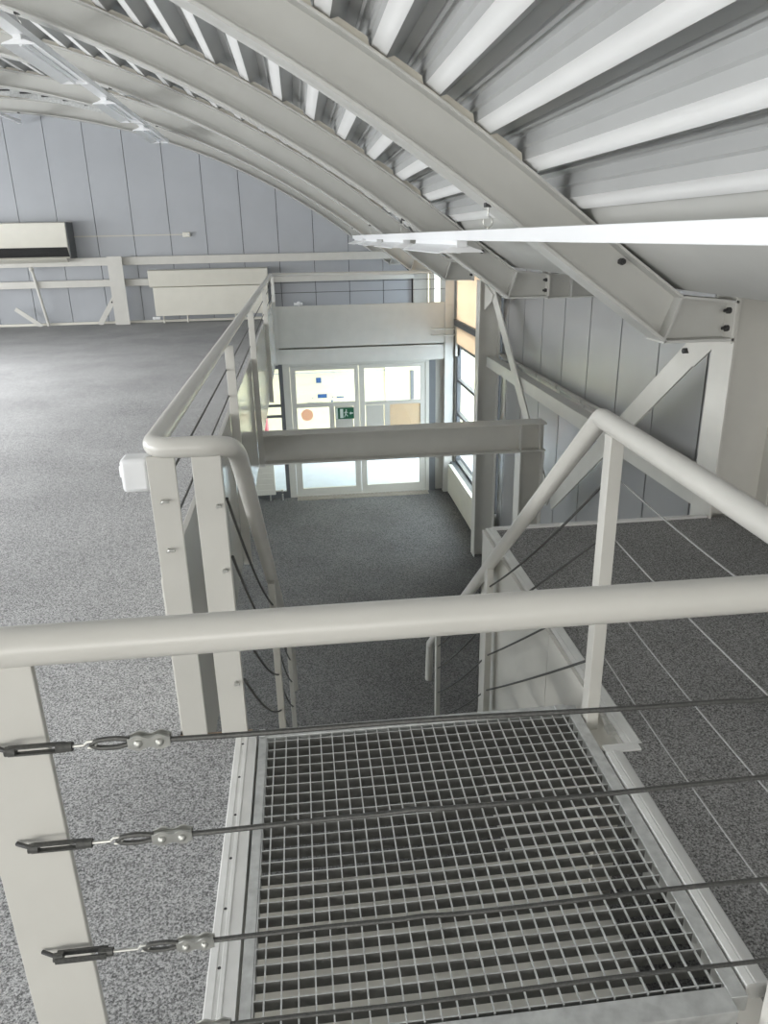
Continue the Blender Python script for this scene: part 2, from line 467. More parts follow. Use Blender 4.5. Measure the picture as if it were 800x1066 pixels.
i_column('gable_column', 'white column at the right end of the gable wall rails', 2.37, 2.67, 16.0, 0, 1.0, .08)
t = thing('door_side_column', 'slim white column at the right end of the parapet', 'column', (2.52, 12.93, -2.9))
f = MB(); f.box((2.45, 12.87, -2.9), (2.60, 12.97, .85)); obj('shaft', f, 'white', t, .004)
f = MB(); f.box((2.44, 12.86, -2.9), (2.61, 12.98, -2.86)); obj('base_plate', f, 'white', t, .002)

# braces in the wall plane
t = thing('wall_brace', 'flat white diagonal brace falling from the near column', 'brace', (2.40, 6.9, -1.05), 'diagonal wall braces')
f = MB(); f.bar((2.40, 4.10, 1.092), (2.40, 6.86, -.998), (0, 1, 1), .165, .016); obj('flat_bar', f, 'white', t, .002)
f = MB(); f.prism([(3.968, 1.21), (3.968, .86), (4.12, .93), (4.36, .76), (4.52, .93), (4.14, 1.21)], 0, 2.374, 2.386); obj('gusset_plate', f, 'white', t, .001)
f = MB(); f.tube([(2.39, 4.46, .845), (2.35, 4.46, .845)], .017, 8); obj('bolt', f, 'bolt', t)
t = thing('wall_brace', 'flat white diagonal brace falling from the column beside the window', 'brace', (2.42, 6.95, -1.05), 'diagonal wall braces')
f = MB(); f.bar((2.42, 9.82, 1.10), (2.42, 6.98, -1.03), (0, 1, 1), .165, .016); obj('flat_bar', f, 'white', t, .002)
f = MB(); f.prism([(9.85, .95), (9.85, .62), (9.5, .75), (9.42, .84)], 0, 2.395, 2.41); obj('gusset_plate', f, 'white', t, .001)

# rails of the right wall
t = thing('wall_rail', 'long flat white rail across the right panelled wall', 'rail', (2.48, 6.9, -.12))
f = MB(); f.box((2.44, 3.968, -.115), (2.452, 9.85, .02)); obj('rail_flat', f, 'white', t, .002)
f = MB(); f.box((2.452, 3.968, .005), (2.56, 9.85, .02)); obj('rail_lip', f, 'white', t, .002)

# crossing beam over the stairwell
t = thing('crossing_beam', 'cream steel beam crossing the stairwell in front of the glass door', 'beam', (.9, 6.9, -.43))
f = MB(); f.box((-.438, 6.8, -.178), (2.30, 7.0, -.163)); obj('top_flange', f, 'white', t, .002)
f = MB(); f.box((-.438, 6.8, -.447), (2.30, 7.0, -.432)); obj('bottom_flange', f, 'white', t, .002)
f = MB(); f.box((-.438, 6.893, -.432), (2.30, 6.907, -.178)); obj('web', f, 'white', t)
f = MB(); f.box((2.05, 6.815, -.432), (2.062, 6.893, -.178)); f.box((2.24, 6.815, -.432), (2.252, 6.893, -.178)); obj('stiffener', f, 'white', t)

# ------------------------------------------------------------------ railings
RAILC = .992
def flat_post(x, y, w, z0, z1, t=.014, lean=0.0):
    f = MB(); f.bar((x, y, z0), (x + lean, y, z1), (1, 0, 0), w, t); return f
def rope(pts, r=.005, n=8): 
    f = MB(); f.tube(pts, r, n); return f
def sag(p, q, d, n=14):
    p = Vector(p); q = Vector(q)
    return [p.lerp(q, i / n) - Vector((0, 0, d * 4 * (i / n) * (1 - i / n))) for i in range(n + 1)]
def hookend(x, y, z, s):
    f = MB(); f.tube([(x, y, z), (x, y - .018, z)], .0055, 8); f.tube([(x, y - .014, z), (x + .006 * s, y - .02, z + .004), (x + .022 * s, y - .022, z + .004)], .0042, 8)
    return f

# front railing
t = thing('front_railing', 'cream front railing across the grating with four wire ropes', 'railing', (.2, 1.02, 0))
f = MB(); f.tube([(-1.25, 1.02, RAILC), (.869, 1.02, RAILC)], .0305, 24); obj('handrail', f, 'rail', t)
f = MB(); f.bar((-.487, 1.02, 0), (-.487, 1.02, .972), (1, 0, 0), .118, .014); obj('post', f, 'white', t, .002)
f = MB(); f.bar((.908, 1.004, -.16), (.908, 1.004, .967), (1, 0, 0), .055, .024); obj('post', f, 'white', t, .002)
f = MB(); f.bar((-1.2, 1.02, 0), (-1.2, 1.02, .972), (1, 0, 0), .085, .014); obj('post', f, 'white', t, .002)
ropes = [(.829, -.506, -.268), (.641, -.505, -.255), (.402, -.506, -.243), (.189, -.506, -.233)]
for i, (z, xa, xc) in enumerate(ropes):
    y = .992
    pts = []
    x = xc
    while x < .86:
        wv = .0018 * sin(9 * x + i) + (.004 * math.exp(-((x - .72) / .035) ** 2) * -1 if i == 0 else 0) + (.010 * max(0, (x - .74)) / .1 if i == 0 else 0)
        if i == 0: wv -= .012 * (x - xc) / .6
        if i in (1, 2): wv += .003 * math.exp(-((x - (.12 + .02 * i)) / .03) ** 2)
        pts.append((x, y, z + wv)); x += .02
    pts.append((.885, y, z + (.004 if i == 0 else 0)))
    c = obj('wire_rope', rope(pts, .0043), 'cable', t)
    # turnbuckle: two side bars, ends, threaded rods
    k = MB()
    L = .085; xs = xa + .028
    k.tube([(xa, y + .016, z - .002), (xs + .004, y, z - .001)], .0036, 8)
    obj('anchor_rod', k, 'bolt', c)
    k = MB()
    if i in (0, 1, 3):
        k.bar((xs, y, z + .006), (xs + L, y, z + .006), (0, 1, 0), .008, .0032); k.bar((xs, y, z - .006), (xs + L, y, z - .006), (0, 1, 0), .008, .0032)
    else:
        k.bar((xs, y - .008, z), (xs + L, y - .008, z), (0, 0, 1), .010, .0036); k.bar((xs, y + .008, z), (xs + L, y + .008, z), (0, 0, 1), .010, .0036)
    k.tube([(xs - .004, y, z), (xs + .012, y, z)], .0076, 10); k.tube([(xs + L - .014, y, z), (xs + L + .010, y, z)], .0076, 10)
    obj('turnbuckle', k, 'cable', c, label='dark steel turnbuckle')
    k = MB(); xe = xs + L + .012
    k.tube([(xe - .004, y, z), (xc - .098, y, z)], .0027, 8)
    for s in range(1):
        k.tube([(xc - .098, y, z), (xc - .092, y, z + .006), (xc - .083, y, z + .006), (xc - .080, y, z), (xc - .084, y, z - .006), (xc - .093, y, z - .005)], .0026, 8)
    obj('eye_bolt', k, 'steel', c, label='bright zinc eye bolt')
    k = MB()
    k.tube(rounded([(xc - .03, y, z + .004), (xc - .052, y, z + .0085), (xc - .078, y, z + .007), (xc - .090, y, z), (xc - .078, y, z - .007), (xc - .052, y, z - .0085), (xc - .03, y, z - .004)], .012, 4), .0040, 8)
    obj('rope_loop', k, 'cable', c)
    k = MB()                                   # duplex clamp: waisted plates with two domed bolts
    out = []
    for a in range(0, 25):
        u = a / 24; hx = -.032 + .064 * u
        hw = .0105 + .0028 * cos(4 * pi * u - pi) if .02 < u < .98 else .008
        out.append((xc + hx, hw))
    poly = [(px, z + h) for px, h in out] + [(px, z - h) for px, h in reversed(out)]
    k.prism(poly, 1, y - .0075, y - .0045); k.prism(poly, 1, y + .0045, y + .0075)
    k.box((xc - .03, y - .0045, z - .006), (xc + .03, y + .0045, z + .006))
    for dx in (-.016, .016):
        k.sphere((xc + dx, y - .0072, z), .0072, 10)
    obj('rope_clamp', k, 'steel', c, label='light zinc double rope clamp')

# left railing: gallery run, corner and stair flight
SL = .826                                    # fall per metre of the flight
def zs(y, y0=2.2): return RAILC - (y - y0) * SL
t = thing('left_railing', 'long cream railing of the gallery edge turning down the left stair side', 'railing', (-.45, 2.14, 0))
LX = -.222
path = rounded([(-.452, 12.88, RAILC), (-.452, 2.13, RAILC), (-.238, 2.13, RAILC), (LX, 2.30, zs(2.28)), (LX, 5.30, zs(5.30)), (LX, 5.36, zs(5.30) - .40)], .075, 8)
f = MB(); f.tube(path, .0305, 20); obj('handrail', f, 'rail', t)
obj('post', flat_post(-.427, 2.14, .080, 0, .965, .014), 'white', t, .002)
obj('post', flat_post(-.296, 2.14, .084, -.25, .965, .03), 'white', t, .002)
for y in (4.5, 6.7, 9.6, 12.86):
    f = MB(); f.bar((-.427, y, -.43), (-.427, y, .968), (1, 0, 0), .052, .014); obj('post', f, 'white', t, .002)
f = MB(); f.box((-.478, 2.165, -.41), (-.456, 12.9, .565)); obj('kick_panel', f, 'gloss', t, .003)
for z in (.835, .68):
    obj('wire_rope', rope(sag((-.452, 2.15, z), (-.452, 12.85, z), .01, 20), .0045), 'cable', t)
for z in (.83, .675):
    obj('rope_end', hookend(-.435, 2.133, z, 1), 'steel', t)
for z in (.81, .60, .20):
    obj('rope_end', hookend(-.275, 2.125, z, .6), 'steel', t)
for yp in (3.45, 4.92):
    f = MB(); f.bar((LX, yp, zs(yp) - 1.05), (LX, yp, zs(yp) - .03), (1, 0, 0), .034, .06); obj('stair_post', f, 'white', t, .002)
for dz in (.17, .36, .58, .80):
    obj('wire_rope', rope(sag((-.25, 2.15, zs(2.2) - dz), (LX, 3.43, zs(3.43) - dz), .055), .0048), 'cable', t)
    obj('wire_rope', rope(sag((LX, 3.47, zs(3.47) - dz), (LX, 4.9, zs(4.9) - dz), .05), .0048), 'cable', t)

# right railing
t = thing('right_railing', 'cream railing right of the grating, peaking above its post then falling down the stair', 'railing', (.905, 2.05, 0))
RX = .905
path = rounded([(.90, 1.056, RAILC), (RX, 2.17, RAILC + .02), (RX, 5.30, zs(5.30, 2.17)), (RX, 5.36, zs(5.30) - .40)], .008, 2)
f = MB(); f.tube(path, .0305, 20); obj('handrail', f, 'rail', t)
obj('post', flat_post(.905, 2.06, .042, -.04, .985, .05), 'white', t, .002)
for yp in (3.45, 4.92):
    f = MB(); f.bar((.90, yp, zs(yp) - 1.05), (.90, yp, zs(yp) - .03), (1, 0, 0), .034, .06); obj('stair_post', f, 'white', t, .002)
for z in (.845, .655, .455, .24):
    obj('wire_rope', rope(sag((.93, 2.06, z), (.91, 1.06, z),   .012, 8), .0026), 'rope_glint', t, label='wire rope with its glint painted light grey')
for dz, sg in ((.15, .03), (.34, .008), (.56, .008), (.78, .008)):
    obj('wire_rope', rope(sag((RX, 2.08, zs(2.2) - dz), (.90, 3.43, zs(3.43) - dz), sg), .0048), 'cable', t)
    obj('wire_rope', rope(sag((.90, 3.47, zs(3.47) - dz), (.90, 4.9, zs(4.9) - dz), .03), .0048), 'cable', t)

f = MB(); f.tube([(.94, 2.03, .012), (.935, 1.965, .010)], .007, 8); f.box((.925, 1.945, .002), (.95, 1.985, .018)); obj('rope_tensioner', f, 'steel', t)
# far railing and parapet over the door wall
t = thing('far_railing', 'thin cream rail with two wires above the far parapet', 'railing', (1.0, 12.9, 0))
f = MB(); f.tube([(-.42, 12.90, RAILC), (2.45, 12.90, RAILC - .02)], .028, 14); obj('handrail', f, 'rail', t)
for z in (.86, .70):
    obj('wire_rope', rope([(-.44, 12.90, z), (2.45, 12.90, z)], .0045), 'cable', t)
t = thing('parapet_panel', 'broad cream parapet panel above the glass door', 'parapet', (1.0, 12.9, -.46))
f = MB(); f.box((-.462, 12.90, -.195), (2.45, 12.94, .485)); obj('panel_sheet', f, 'white', t, .003)
f = MB(); f.box((-.462, 12.905, -.47), (2.45, 12.93, -.222)); obj('edge_beam', f, 'white', t, .002)

# switch box hung on the left railing
t = thing('switch_box', 'small white switch box on the corner of the left railing', 'switch', (-.50, 2.2, .85))
f = MB(); f.box((-.55, 2.155, .853), (-.469, 2.235, .955)); obj('housing', f, 'lamp', t, .012)
f = MB(); f.box((-.557, 2.175, .895), (-.548, 2.215, .93)); obj('rocker', f, 'lamp', t, .003)

# ------------------------------------------------------------------ grating landing and stairs
t = thing('grating_landing', 'galvanised steel grating landing at the head of the stairs', 'landing', (.33, 1.4, -.04))
gx0, gx1, gy0, gy1 = -.185, .835, 1.085, 2.085
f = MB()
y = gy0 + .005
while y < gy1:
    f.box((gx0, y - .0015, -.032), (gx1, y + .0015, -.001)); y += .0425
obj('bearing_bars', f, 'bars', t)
f = MB(); x = gx0 + .022
while x < gx1:
    f.box((x - .0017, gy0, -.007), (x + .0017, gy1, .0)); x += .0377
y = gy0 + .005
while y < gy1:
    f.box((gx0, y - .0013, -.0012), (gx1, y + .0013, -.0002)); y += .0425  # paler strips paint the light on the tops of the dark bars
obj('cross_rods', f, 'galv', t, label='thin bright cross rods and bar tops painted as lit')
f = MB()
f.box((gx0 - .030, gy0 - .03, -.045), (gx0 - .004, gy1 + .045, -.0005)); f.box((gx0 - .003, gy0, -.037), (gx0, gy1, -.001))
f.box((gx1 + .004, gy0 - .03, -.045), (gx1 + .042, gy1 + .045, -.0005))
f.box((gx0 - .004, gy1 + .004, -.045), (gx1 + .004, gy1 + .045, .002)); f.box((gx0 - .004, gy0 - .06, -.045), (gx1 + .004, gy0 - .004, -.0005))
obj('angle_frame', f, 'galv', t, .0015)
for xa, xb in ((.80, .835), (-.215, -.195)):
    f = MB(); f.box((xa, gy1 + .006, .002), (xb, gy1 + .038, .011)); obj('corner_tab', f, 'galv', t, .001)
t = thing('stand_in_cupboard', 'stand-in cupboard whose pale top shows below through the grating landing', 'cupboard', (.3, 1.2, -2.9))  # made-up cupboard, added to give a pale surface below the grating
f = MB(); f.box((-.45, .30, -2.82), (.91, 2.06, -.63)); obj('carcass', f, 'light_sheet', t, .004)
f = MB(); f.box((-.47, .28, -.63), (.93, 2.10, -.60)); obj('top_board', f, 'light_sheet', t, .003)
f = MB(); f.box((-.43, .34, -2.9), (.89, 2.03, -2.82)); obj('plinth', f, 'darkframe', t)
for xx in (-.43, .24):
    f = MB(); f.box((xx, 2.06, -2.80), (xx + .66, 2.08, -.65)); d = obj('door', f, 'light_sheet', t, .003)
    f = MB(); f.tube([(xx + .33, 2.085, -1.9), (xx + .33, 2.085, -1.75)], .006, 8); obj('handle', f, 'steel', d)
t = thing('staircase', 'steel stair flight descending from the grating landing', 'staircase', (.33, 4, -2.9))
for xx in (-.198, .86):
    f = MB(); f.prism([(2.135, -.02), (2.135, -.30), (5.45, -2.9), (5.75, -2.9)], 0, xx, xx + .012); obj('stringer', f, 'white', t)
for k in range(1, 15):
    z = -.193 * k; y = 2.15 + (k - 1) * .236
    f = MB(); f.box((-.186, y, z - .03), (.859, y + .25, z)); obj('tread', f, 'galv', t)

# edge trims
def trim(name, prof, y0, y1, label):
    f = MB(); f.prism(prof, 1, y0, y1)
    return struct(name, f, 'alu', label=label, cat='trim')
trim('trim_1', [(-.292, .0), (-.288, .008), (-.272, .009), (-.270, .006), (-.262, .006), (-.260, .009), (-.252, .009), (-.250, .005), (-.222, .005), (-.220, -.04), (-.240, -.04), (-.240, 0)], .70, 2.10, 'stepped aluminium trim between grey carpet and grating')
for i in range(9):
    f = MB(); f.sphere((-.266, .78 + i * .16, .006), .0042, 8, .5)
    s = obj('trim_screw', f, 'bolt'); tag(s, 'small dark screw in the left aluminium trim', 'screw', 'screws of the left aluminium trim')
trim('trim_2', [(.884, -.04), (.884, .006), (.900, .008), (.903, .005), (.906, .008), (.930, .007), (.938, .001), (.938, 0), (.93, -.04)], 1.075, 1.87, 'aluminium trim between the grating and the dark carpet')
f = MB(); f.box((.884, 1.862, .0005), (1.0, 1.895, .0075))
struct('trim_4', f, 'alu', label='short aluminium return trim at the carpet notch', cat='trim')
trim('trim_5', [(.962, -.04), (.962, .004), (.975, .006), (.978, .003), (.981, .006), (1.012, .006), (1.018, .001), (1.018, 0), (.985, -.04)], 1.897, 3.80, 'ridged aluminium trim along the stairwell edge of the dark platform')
f = MB(); f.box((1.0, 3.77, -.03), (2.25, 3.80, .012))
struct('trim_6', f, 'alu', label='aluminium trim along the far edge of the dark platform', cat='trim')
b = MB(); b.box((.945, 1.90, -1.6), (.960, 2.62, -.003)); b.box((.945, 2.625, -1.6), (.960, 3.80, -.003)); b.box((.945, 3.788, -1.6), (2.25, 3.80, -.03)); b.box((.885, 1.885, -1.6), (.960, 1.90, -.005))
struct('wall_platform_side', b, 'white', label='cream side cladding of the dark carpeted platform', cat='wall')

# ------------------------------------------------------------------ light trunkings
def trunking(label, x, ztop, y0, y1, lamps, hooks, group='hanging light trunkings', w=.07):
    t = thing('light_trunking', label, 'ceiling light', (x, (y0 + y1) / 2, ztop - .06), group)
    f = MB()
    f.prism([(x - w / 2, ztop), (x - w / 2, ztop - .052), (x + w / 2, ztop - .052), (x + w / 2, ztop)], 1, y0, y1)
    obj('channel', f, 'lamp', t, .003)
    for (a, c) in lamps:
        f = MB(); f.box((x - .03, a, ztop - .088), (x + .03, c, ztop - .052)); lb = obj('lamp_body', f, 'lamp', t, .002)
        zb = ztop - .075
        for s in (-1, 1):
            f = MB()
            f.prism([(x + s * .03, zb), (x + s * .03, zb - .003), (x + s * .13, zb - .045), (x + s * .13, zb - .040)], 1, a + .02, c - .02)
            obj('reflector', f, 'lamp', lb)
        for yy in (a + .02, c - .02):
            f = MB()
            f.prism([(x - .12, zb - .042), (x - .12, zb - .032), (x - .03, zb - .006), (x + .03, zb - .006), (x + .12, zb - .032), (x + .12, zb - .042)], 1, yy - .006, yy + .006)
            obj('end_cap', f, 'lamp', lb)
        f = MB(); f.tube([(x, a + .06, zb - .035), (x, c - .06, zb - .035)], .013, 10); obj('tube', f, 'lamp', lb, label='white fluorescent tube')
    for (yy, zz) in hooks:
        f = MB()
        f.tube([(x, yy, zz), (x, yy, ztop + .062)], .0035, 8)
        pts = [(x + .022 * sin(a), yy, ztop + .034 + .026 * cos(a)) for a in [i * pi / 6 for i in range(0, 11)]]
        f.tube(pts, .004, 8)
        f.tube([(x - .0, yy, ztop + .012), (x, yy, ztop - .002)], .006, 8)
        k = obj('hook', f, 'steel', t)
        f = MB(); f.box((x - .018, yy - .02, zz - .008), (x + .018, yy + .02, zz + .012)); f.tube([(x, yy - .02, zz + .004), (x, yy - .03, zz + .004)], .008, 6); obj('clip', f, 'bolt', k)
XR = .93
trunking('right light trunking, its white channel cutting across the picture at eye height', XR, 1.570, .35, 12.6,
         [(4.40, 5.95), (6.65, 8.2), (8.9, 10.3), (10.9, 12.3)], [(y, arc(RB, XR) - .002) for y in (3.80, 6.85, 9.9, 12.95)])
XM = -2.0
trunking('middle light trunking, slanting under the ribs above the gallery carpet', XM, 3.08, 4.0, 13.6,
         [(4.6, 6.0), (6.75, 8.35), (9.45, 10.9), (11.6, 13.1)], [(y, arc(RB, XM) - .002) for y in (6.85, 9.9, 12.95)], w=.11)
XO = -4.9
trunking('outer light trunking ending near the gable above the air conditioner', XO, arc(RB, XO) - .13, 4.0, 15.9,
         [(4.6, 6.0), (6.75, 8.3), (9.45, 10.9), (11.6, 13.1)], [(y, arc(RB, XO) - .002) for y in (6.85, 9.9, 12.95, 15.92)])
# cable tray under the fourth rib
t = thing('cable_tray', 'dull grey perforated cable tray following the ribs near the gable', 'cable tray', (-4, 14.4, 3.6))
f = MB()
tp = [(x, arc(RB, x) + .10) for x in [-3.06 - .3 * i for i in range(13)]]
f.strip(tp, [(x, z + .012) for x, z in tp], 14.30, 14.55); f.strip([(x, z - .05) for x, z in tp], [(x, z + .06) for x, z in tp], 14.29, 14.30); f.strip(tp, [(x, z + .06) for x, z in tp], 14.55, 14.56)
obj('tray', f, 'galv', t)
for i in range(10):
    x = -3.25 - .33 * i; z = arc(RB, x) + .10
    f = MB(); f.box((x - .09, 14.286, z + .015), (x + .09, 14.289, z + .04)); obj('slot', f, 'bolt', t)
f = MB()
for xx in (-3.25, -5.2): f.tube([(xx, 14.42, arc(RB, xx) + .11), (xx, 14.42, arc(RT, xx) + .03)], .006, 8)
obj('hanger_rod', f, 'steel', t)

# ------------------------------------------------------------------ gable fittings
def rail_x(label, z0, z1, x0, x1, y=15.88):
    t = thing('gable_rail', label, 'rail', ((x0 + x1) / 2, y, z0), 'horizontal gable rails')
    f = MB(); f.box((x0, y, z0), (x1, y + .02, z1)); obj('rail_flat', f, 'white', t, .002)
    f = MB(); f.box((x0, y + .02, z1 - .015), (x1, y + .18, z1)); obj('rail_lip', f, 'white', t, .002)
rail_x('upper horizontal white rail on the gable wall', 1.115, 1.265, -9.5, 2.36)
rail_x('lower horizontal white rail on the gable wall', .72, .85, -9.5, 2.36)
def gable_post(x, label, braces):
    t = thing('gable_post', label, 'post', (x, 15.8, 0), 'posts of the gable wall')
    f = MB(); f.box((x - .14, 15.70, 0), (x + .14, 15.715, 1.285)); obj('front_flange', f, 'white', t, .002)
    f = MB(); f.box((x - .006, 15.715, 0), (x + .006, 15.878, 1.27)); obj('web', f, 'white', t)
    f = MB(); f.bar((x - .12, 15.78, .50), (x - .46, 15.78, .0), (0, 1, 0), .014, .10); obj('foot_brace', f, 'white', t, .002)
    f = MB()
    for q in (.06, .14): f.tube([(x - .12 - .34 * q, 15.775, .50 - .5 * q), (x - .12 - .34 * q, 15.758, .50 - .5 * q)], .018, 8)
    obj('bolt', f, 'bolt', t)
gable_post(-3.52, 'white gable post with a short foot brace, right of the air conditioner', 1)
gable_post(-6.7, 'white gable post under the air conditioner, its foot brace at the left edge', 1)
f = MB(); f.bar((-5.55, 15.8, .35), (-5.10, 15.8, .0), (0, 1, 0), .012, .08)
tag(obj('floor_strut', f, 'white'), 'short white strut slanting to the floor at the left edge', 'strut')
t = thing('drain_pipe', 'thin white pipe rising from the floor to the air conditioner', 'pipe', (-5.0, 15.95, 0))
f = MB(); f.tube([(-4.98, 15.83, 0), (-5.12, 15.83, 1.05)], .028, 10); obj('pipe', f, 'white', t)
f = MB(); f.sphere((-5.13, 15.83, 1.08), .05, 10); obj('pipe_joint', f, 'white', t)
# air conditioner
t = thing('air_conditioner', 'long cream wall air conditioner with a dark outlet grille', 'air conditioner', (-5.4, 15.9, 1.2))
f = MB(); f.prism([(15.85, 1.93), (16.08, 1.93), (16.08, 1.27), (15.75, 1.27), (15.72, 1.30), (15.62, 1.47), (15.63, 1.93 - .02)], 0, -6.5, -4.32)
obj('casing', f, 'radiator', t, .006)
f = MB(); f.box((-4.318, 15.64, 1.27), (-4.30, 16.08, 1.92)); obj('end_panel', f, 'darkframe', t)
f = MB()
for i in range(5): f.bar((-6.45, 15.606 + .019 * i, 1.445 - .031 * i), (-4.34, 15.606 + .019 * i, 1.445 - .031 * i), (0, .5, -.9), .016, .004)
f.prism([(15.625, 1.475), (15.725, 1.305), (15.708, 1.298), (15.608, 1.468)], 0, -6.48, -4.34)
obj('outlet_grille', f, 'bolt', t, label='dark outlet grille')
f = MB(); f.bar((-6.2, 15.60, 1.235), (-4.36, 15.60, 1.235), (0, 1, -.45), .16, .010); obj('louvre', f, 'radiator', t)
# cable duct and socket
f = MB(); f.box((-4.30, 16.06, 1.645), (-2.22, 16.098, 1.67))
tag(obj('conduit', f, 'frame'), 'thin grey conduit on the gable wall beside the air conditioner', 'conduit')
t = thing('wall_socket', 'small cream socket box at the end of the gable conduit', 'socket', (-2.15, 16.06, 1.6))
f = MB(); f.box((-2.22, 16.02, 1.61), (-2.07, 16.098, 1.70)); obj('housing', f, 'radiator', t, .01)
f = MB(); f.box((-2.12, 16.008, 1.63), (-2.08, 16.02, 1.68)); obj('cover', f, 'steel', t, .002)
# upper radiator: cover with folded upper half
t = thing('radiator', 'wide cream convector radiator on the gable wall', 'radiator', (-1.75, 15.8, .1))
f = MB(); f.prism([(15.70, .70), (15.66, 1.0), (15.80, 1.02), (15.80, .68)], 0, -2.92, -.60); obj('upper_hood', f, 'radiator', t, .004)
f = MB(); f.box((-2.86, 15.71, .14), (-.62, 15.80, .685)); obj('lower_panel', f, 'radiator', t, .006)
f = MB()
for xx in (-2.72, -2.25, -1.3, -.75): f.tube([(xx, 15.77, .15), (xx, 15.77, .0)], .018, 8)
obj('pipe', f, 'radiator', t)
f = MB(); f.tube([(-2.90, 15.72, .10), (-2.78, 15.72, .10)], .03, 10); f.sphere((-2.90, 15.72, .10), .035, 10); obj('valve', f, 'lamp', t)
b = MB(); b.box((-9, 15.95, 0), (-.5, 16.0, .045))
struct('baseboard_far', b, 'radiator')
t = thing('valve_head', 'small white valve on a pipe above the parapet', 'valve', (-.02, 15.9, 0))
f = MB(); f.tube([(-.02, 15.93, 0), (-.02, 15.93, .26)], .012, 8); obj('pipe', f, 'lamp', t)
f = MB(); f.tube([(-.12, 15.93, .28), (.06, 15.93, .28)], .03, 10); f.sphere((-.02, 15.93, .29), .045, 10); obj('head', f, 'lamp', t)

# ------------------------------------------------------------------ glass door
DZ = -2.9
t = thing('door_1', 'double glazed door with light grey frame at the foot of the stairwell', 'door', (.95, 13.0, DZ)); t['kind'] = 'structure'
Y0, Y1 = 12.985, 13.05
f = MB()
f.box((-.36, Y0, DZ), (-.24, Y1 + .03, -.47)); f.box((2.13, Y0, DZ), (2.195, Y1 + .03, -.47)); f.box((-.24, Y0, -.53), (2.13, Y1 + .03, -.47)); f.box((-.24, Y0, DZ), (2.13, Y1 + .03, DZ + .03))
obj('door_frame', f, 'frame', t, .004)
def leaf(x0, x1, panes, panels, papers=()):
    lf = MB(); ya, yb = Y0 + .012, Y1
    xs = sorted({x0, x1} | {p[0] for p in panes + panels} | {p[2] for p in panes + panels})
    zz = sorted({DZ + .035, -.535} | {p[1] for p in panes + panels} | {p[3] for p in panes + panels})
    for a, c in zip(xs[:-1], xs[1:]):
        for d, e in zip(zz[:-1], zz[1:]):
            mx, mz = (a + c) / 2, (d + e) / 2
            if not any(p[0] < mx < p[2] and p[1] < mz < p[3] for p in panes + panels):
                lf.box((a, ya, d), (c, yb, e))
    o = obj('door_leaf', lf, 'frame', t)
    for p in panes:
        g = MB(); g.box((p[0], ya + .02, p[1]), (p[2], ya + .026, p[3])); obj('glass_pane', g, 'glass', o)
    for p in papers:
        g = MB(); g.box((p[0], ya + .029, p[1]), (p[2], ya + .030, p[3])); obj('window_paper', g, 'blind', o, label='peach paper behind the glass')
    for p in panels:
        g = MB(); g.box((p[0] + .015, ya + .014, p[1] + .01), (p[2] - .015, yb - .01, p[3] - .01)); obj('solid_panel', g, 'frame', o, .003)
    return o
l1 = leaf(-.235, .945, [(-.146, -1.18, .876, -.60), (-.154, -1.70, .415, -1.25), (-.125, -2.745, .841, -1.82)], [(.50, -1.70, .845, -1.25)])
l2 = leaf(.955, 2.125, [(1.048, -1.19, 2.041, -.60), (1.489, -1.70, 2.04, -1.25), (1.052, -2.735, 2.019, -1.82)], [(1.044, -1.70, 1.396, -1.25)], [(1.49, -1.70, 2.04, -1.25)])
for o, xx in ((l1, .90), (l2, 1.0)):
    g = MB(); g.tube(rounded([(xx, Y0 + .01, -1.86), (xx, Y0 - .05, -1.86), (xx + (-.11 if xx < .95 else .11), Y0 - .05, -1.86)], .01, 3), .011, 8); obj('door_handle', g, 'steel', o)
f = MB(); f.box((2.198, Y0 + .005, DZ), (2.31, Y1 + .05, -.50)); obj('side_joint', f, 'darkframe', t, label='dark joint strip right of the door')
# exit sign on the left leaf
t = thing('exit_sign', 'green emergency exit sign on the left door leaf', 'sign', (.68, 12.99, -1.46))
sx0, sx1, sz0, sz1 = .515, .845, -1.475, -1.275
f = MB(); f.box((sx0, 12.972, sz0), (sx1, 12.985, sz1)); obj('sign_plate', f, 'green', t, .002)
f = MB(); yy = 12.970
f.box((.600, yy, -1.455), (.655, yy + .003, -1.295))                 # doorway
f.sphere((.710, yy + .001, -1.315), .013, 8)                         # running figure: head, body, legs, arm
f.bar((.708, yy + .001, -1.33), (.698, yy + .001, -1.39), (1, 0, 0), .022, .003)
f.bar((.700, yy + .001, -1.385), (.672, yy + .001, -1.445), (1, 0, 0), .012, .003); f.bar((.700, yy + .001, -1.385), (.735, yy + .001, -1.43), (1, 0, 0), .012, .003)
f.bar((.705, yy + .001, -1.34), (.672, yy + .001, -1.37), (0, 0, 1), .010, .003); f.bar((.705, yy + .001, -1.34), (.74, yy + .001, -1.37), (0, 0, 1), .010, .003)
f.prism([(.765, -1.375), (.79, -1.345), (.79, -1.365), (.83, -1.365), (.83, -1.385), (.79, -1.385), (.79, -1.405)], 1, yy, yy + .003)
f.box((.52, yy, -1.47), (.56, yy + .003, -1.28))
obj('pictogram', f, 'signwhite', t, label='pale running figure, doorway and arrow')
f = MB(); f.tube([(.02, 13.005, -1.385), (.02, 13.010, -1.385)], .105, 24)
tag(obj('round_sticker', f, 'disc'), 'round pinkish sticker on the glass of the left door leaf', 'sticker')
f = MB()
for i in range(34): f.box((-.22 + i * .07, 12.80, DZ + .002), (-.165 + i * .07, 12.985, DZ + .014))
f.box((-.24, 12.79, DZ), (2.17, 12.985, DZ + .003))
tag(obj('door_mat', f, 'mat'), 'ribbed brown mat along the sill of the glass door', 'mat')
